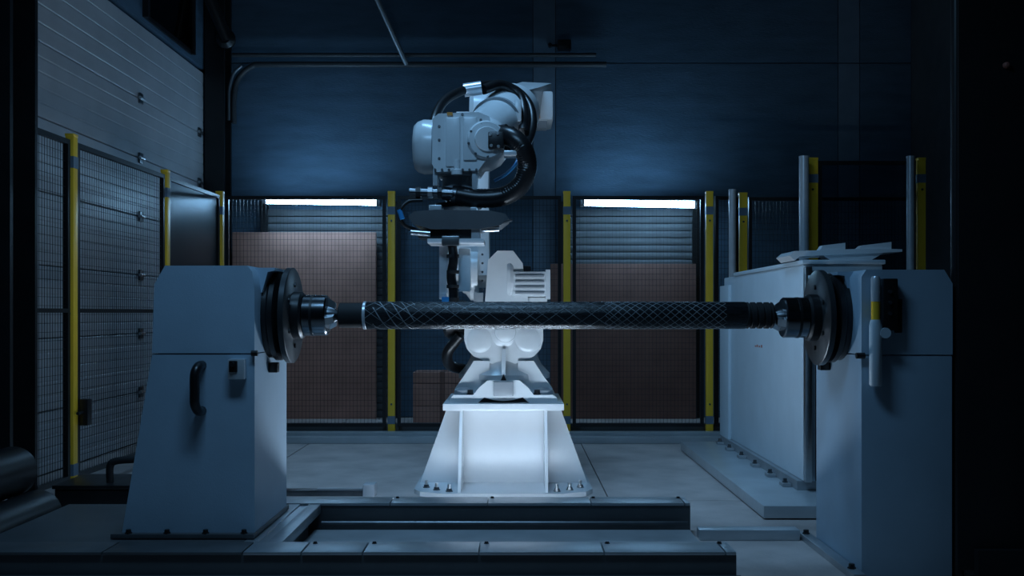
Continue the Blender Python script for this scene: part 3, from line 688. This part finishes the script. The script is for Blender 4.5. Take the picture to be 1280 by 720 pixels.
lathe('hose_gland', P(622, 174, WD + 0.10), (1, -0.3, 0.1), [(0, 0.062), (0.03, 0.062), (0.034, 0.075), (0.06, 0.075), (0.064, 0.058), (0.1, 0.055)], 'blackm', rb, 24)
box('orange_sticker', P(559, 0, WD).x, P(566, 0, WD).x, WD - 0.018, WD - 0.01, P(0, 145, WD).z, P(0, 141, WD).z, 'orange', rb)
for k in range(7):
    p = P(545 + 8.5 * k, 214, WD + 0.05); lathe('flange_screw', p, (0, -1, 0), [(0, 0.008), (0.06, 0.007)], 'steeld', rb, 8)
fl_c = P(573, 214, WD + 0.17)
lathe('wrist_flange', (fl_c.x, fl_c.y, fl_c.z), (0, 0, -1), [(0, 0.125), (0.03, 0.12), (0.035, 0.09), (0.09, 0.09), (0.095, 0.105), (0.11, 0.105)], 'robot_dark', rb, 40)
# hoses on the robot
hose('thick_hose', [P(622, 168, WD + 0.08), P(640, 172, WD - 0.02), P(654, 186, WD - 0.04), P(659, 208, WD - 0.02), P(651, 231, WD), P(630, 245, WD + 0.02), P(600, 248, WD + 0.03), P(572, 244, WD + 0.05)], 0.051, 'rubber', rb, 20, 14, 0.05)
lathe('hose_end', P(572, 244, WD + 0.05), (-1, 0, 0.15), [(0, 0.05), (0.03, 0.05), (0.035, 0.036), (0.08, 0.036)], 'steeld', rb, 20)
hose('dress_hose', [P(540, 178, WD + 0.3), P(543, 150, 5.8), P(556, 126, 6.0), P(582, 112, 6.2), P(612, 106, 6.4), P(640, 110, 6.5), P(660, 128, 6.45), P(666, 152, 6.35), P(660, 176, 6.2), P(646, 190, 6.0)], 0.028, 'rubber', rb, 14, 10)
hose('dress_hose', [P(604, 112, 6.3), P(626, 106, 6.4), P(648, 118, 6.42), P(655, 140, 6.35), P(654, 165, 6.2)], 0.032, 'rubber', rb, 14, 10)
lathe('hose_clip', P(580, 113, 6.2), (1, 0, 0.15), [(0, 0.042), (0.11, 0.042)], 'alu', rb, 18)
pbox('hose_bracket', 643, 652, 124, 152, 6.2, 6.35, 'robot', rb, 0.01)
hose('blue_cable', [P(618, 226, 5.7), P(632, 218, 5.68), P(644, 206, 5.66), P(650, 192, 5.7)], 0.009, 'bluep', rb, 8)

# ---------------------------------------------------------------- winding head hung on the wrist
TD = 5.40
wh = thing('winding_head', 'dark fibre winding head hanging below the robot wrist', 'tool', (fl_c.x, TD + 0.1, P(0, 385, TD).z))
lathe('adapter', (fl_c.x, fl_c.y, fl_c.z - 0.11), (0, 0, -1), [(0, 0.07), (0.07, 0.07), (0.075, 0.13), (0.10, 0.13)], 'black', wh, 32)
cyl('hose_coupling', P(512, 240, TD), P(566, 242, TD), 0.022, 'steeld', wh, 16)
for px in (520, 535, 547): lathe('coupling_nut', P(px, 240.5, TD), (1, 0, 0), [(0, 0.033), (0.025, 0.033)], 'black' if px != 535 else 'steel', wh, 8)
pts = [(511, 272), (518, 265), (545, 263), (612, 264), (632, 268), (636, 274), (626, 282), (600, 287), (540, 287), (518, 281)]
prism('carrier_plate', [(P(a, b, TD).x, P(a, b, TD).z) for a, b in pts], 'y', TD - 0.04, TD + 0.26, 'carrier', wh, 0.01)
pbox('carrier_top', 536, 552, 256, 264, TD, TD + 0.15, 'alu', wh, 0.004)
pbox('carrier_top', 588, 596, 259, 264, TD, TD + 0.1, 'alu', wh, 0.003)
pbox('tension_block', 522, 560, 287, 297, TD, TD + 0.2, 'black', wh, 0.006)
pbox('tension_block', 560, 590, 285, 298, TD + 0.02, TD + 0.2, 'steeld', wh, 0.006)
cyl('roller', P(514, 290, TD - 0.01), P(538, 292, TD - 0.01), 0.018, 'steel', wh, 16)
cyl('roller', P(602, 287, TD - 0.01), P(624, 286, TD - 0.01), 0.016, 'steel', wh, 16)
cyl('guide_pin', P(622, 280, TD - 0.02), P(640, 275, TD - 0.05), 0.008, 'steeld', wh, 8)
pbox('lower_plate', 534, 605, 298, 304, TD - 0.03, TD + 0.2, 'white', wh, 0.004)
pbox('plate_step', 552, 574, 295, 307, TD - 0.04, TD + 0.0, 'steel', wh, 0.004)
pbox('vertical_bracket', 589, 600, 279, 299, TD - 0.02, TD + 0.08, 'alu', wh, 0.004)
hose('loop_hose', [P(528, 250, TD), P(510, 252, TD - 0.01), P(500, 264, TD - 0.02), P(504, 280, TD), P(520, 288, TD + 0.02)], 0.011, 'rubber', wh, 10)
cyl('hose_fitting', P(499, 262, TD - 0.02), P(503, 274, TD - 0.02), 0.014, 'bluep', wh, 10)
hose('feed_stem', [P(565, 304, TD), P(567, 325, TD - 0.01), P(564, 345, TD), P(567, 365, TD), P(567, 386, TD)], 0.026, 'rubber', wh, 12, 8)
for py in (318, 338, 356, 372): lathe('stem_ring', P(566, py, TD), (0, 0, -1), [(0, 0.034), (0.018, 0.034)], 'blackm', wh, 14)
pbox('stem_plate', 549, 560, 308, 372, TD + 0.05, TD + 0.09, 'alu', wh, 0.004)
pbox('stem_plate', 573, 588, 310, 364, TD + 0.04, TD + 0.09, 'greyw', wh, 0.006)
pbox('fibre_eye', 549, 558, 366, 374, TD - 0.02, TD + 0.05, 'alu', wh, 0.004)
pbox('fibre_eye_insert', 552, 561, 371, 379, TD - 0.04, TD + 0.02, 'bluep', wh, 0.004)
pbox('stem_foot', 571, 596, 380, 388, TD, TD + 0.1, 'black', wh, 0.004)

# ---------------------------------------------------------------- things on the floor at left
bxs = thing('floor_box', 'low black steel box on the floor left of the headstock', 'box', (-2.25, 5.4, 0))
box('box_body', -2.46, -2.02, 5.33, 5.7, 0.0, 0.165, 'black', bxs, 0.006); box('box_lid', -2.47, -2.01, 5.32, 5.71, 0.165, 0.185, 'black', bxs, 0.004)
hose('lid_handle', [(-2.2, 5.42, 0.18), (-2.2, 5.42, 0.27), (-2.17, 5.42, 0.30), (-2.06, 5.42, 0.31)], 0.02, 'blackm', bxs, 10)
for n, (x, z, lab) in enumerate(((-2.58, 0.12, 'black glossy pipe on the floor at the lower left picture edge, under the top pipe'), (-2.335, 0.12, 'black glossy floor pipe nearest the headstock at lower left'), (-2.457, 0.332, 'black glossy pipe lying on top of two others at lower left'))):
    tag(lathe('black_pipe', (x, 4.25, z), (0, 1, 0), [(0, 0.085), (0, 0.115), (0.005, 0.119), (0.64, 0.119), (0.645, 0.115), (0.645, 0.085)], 'black', None, 36), lab, 'pipe', 'black pipes piled at lower left')
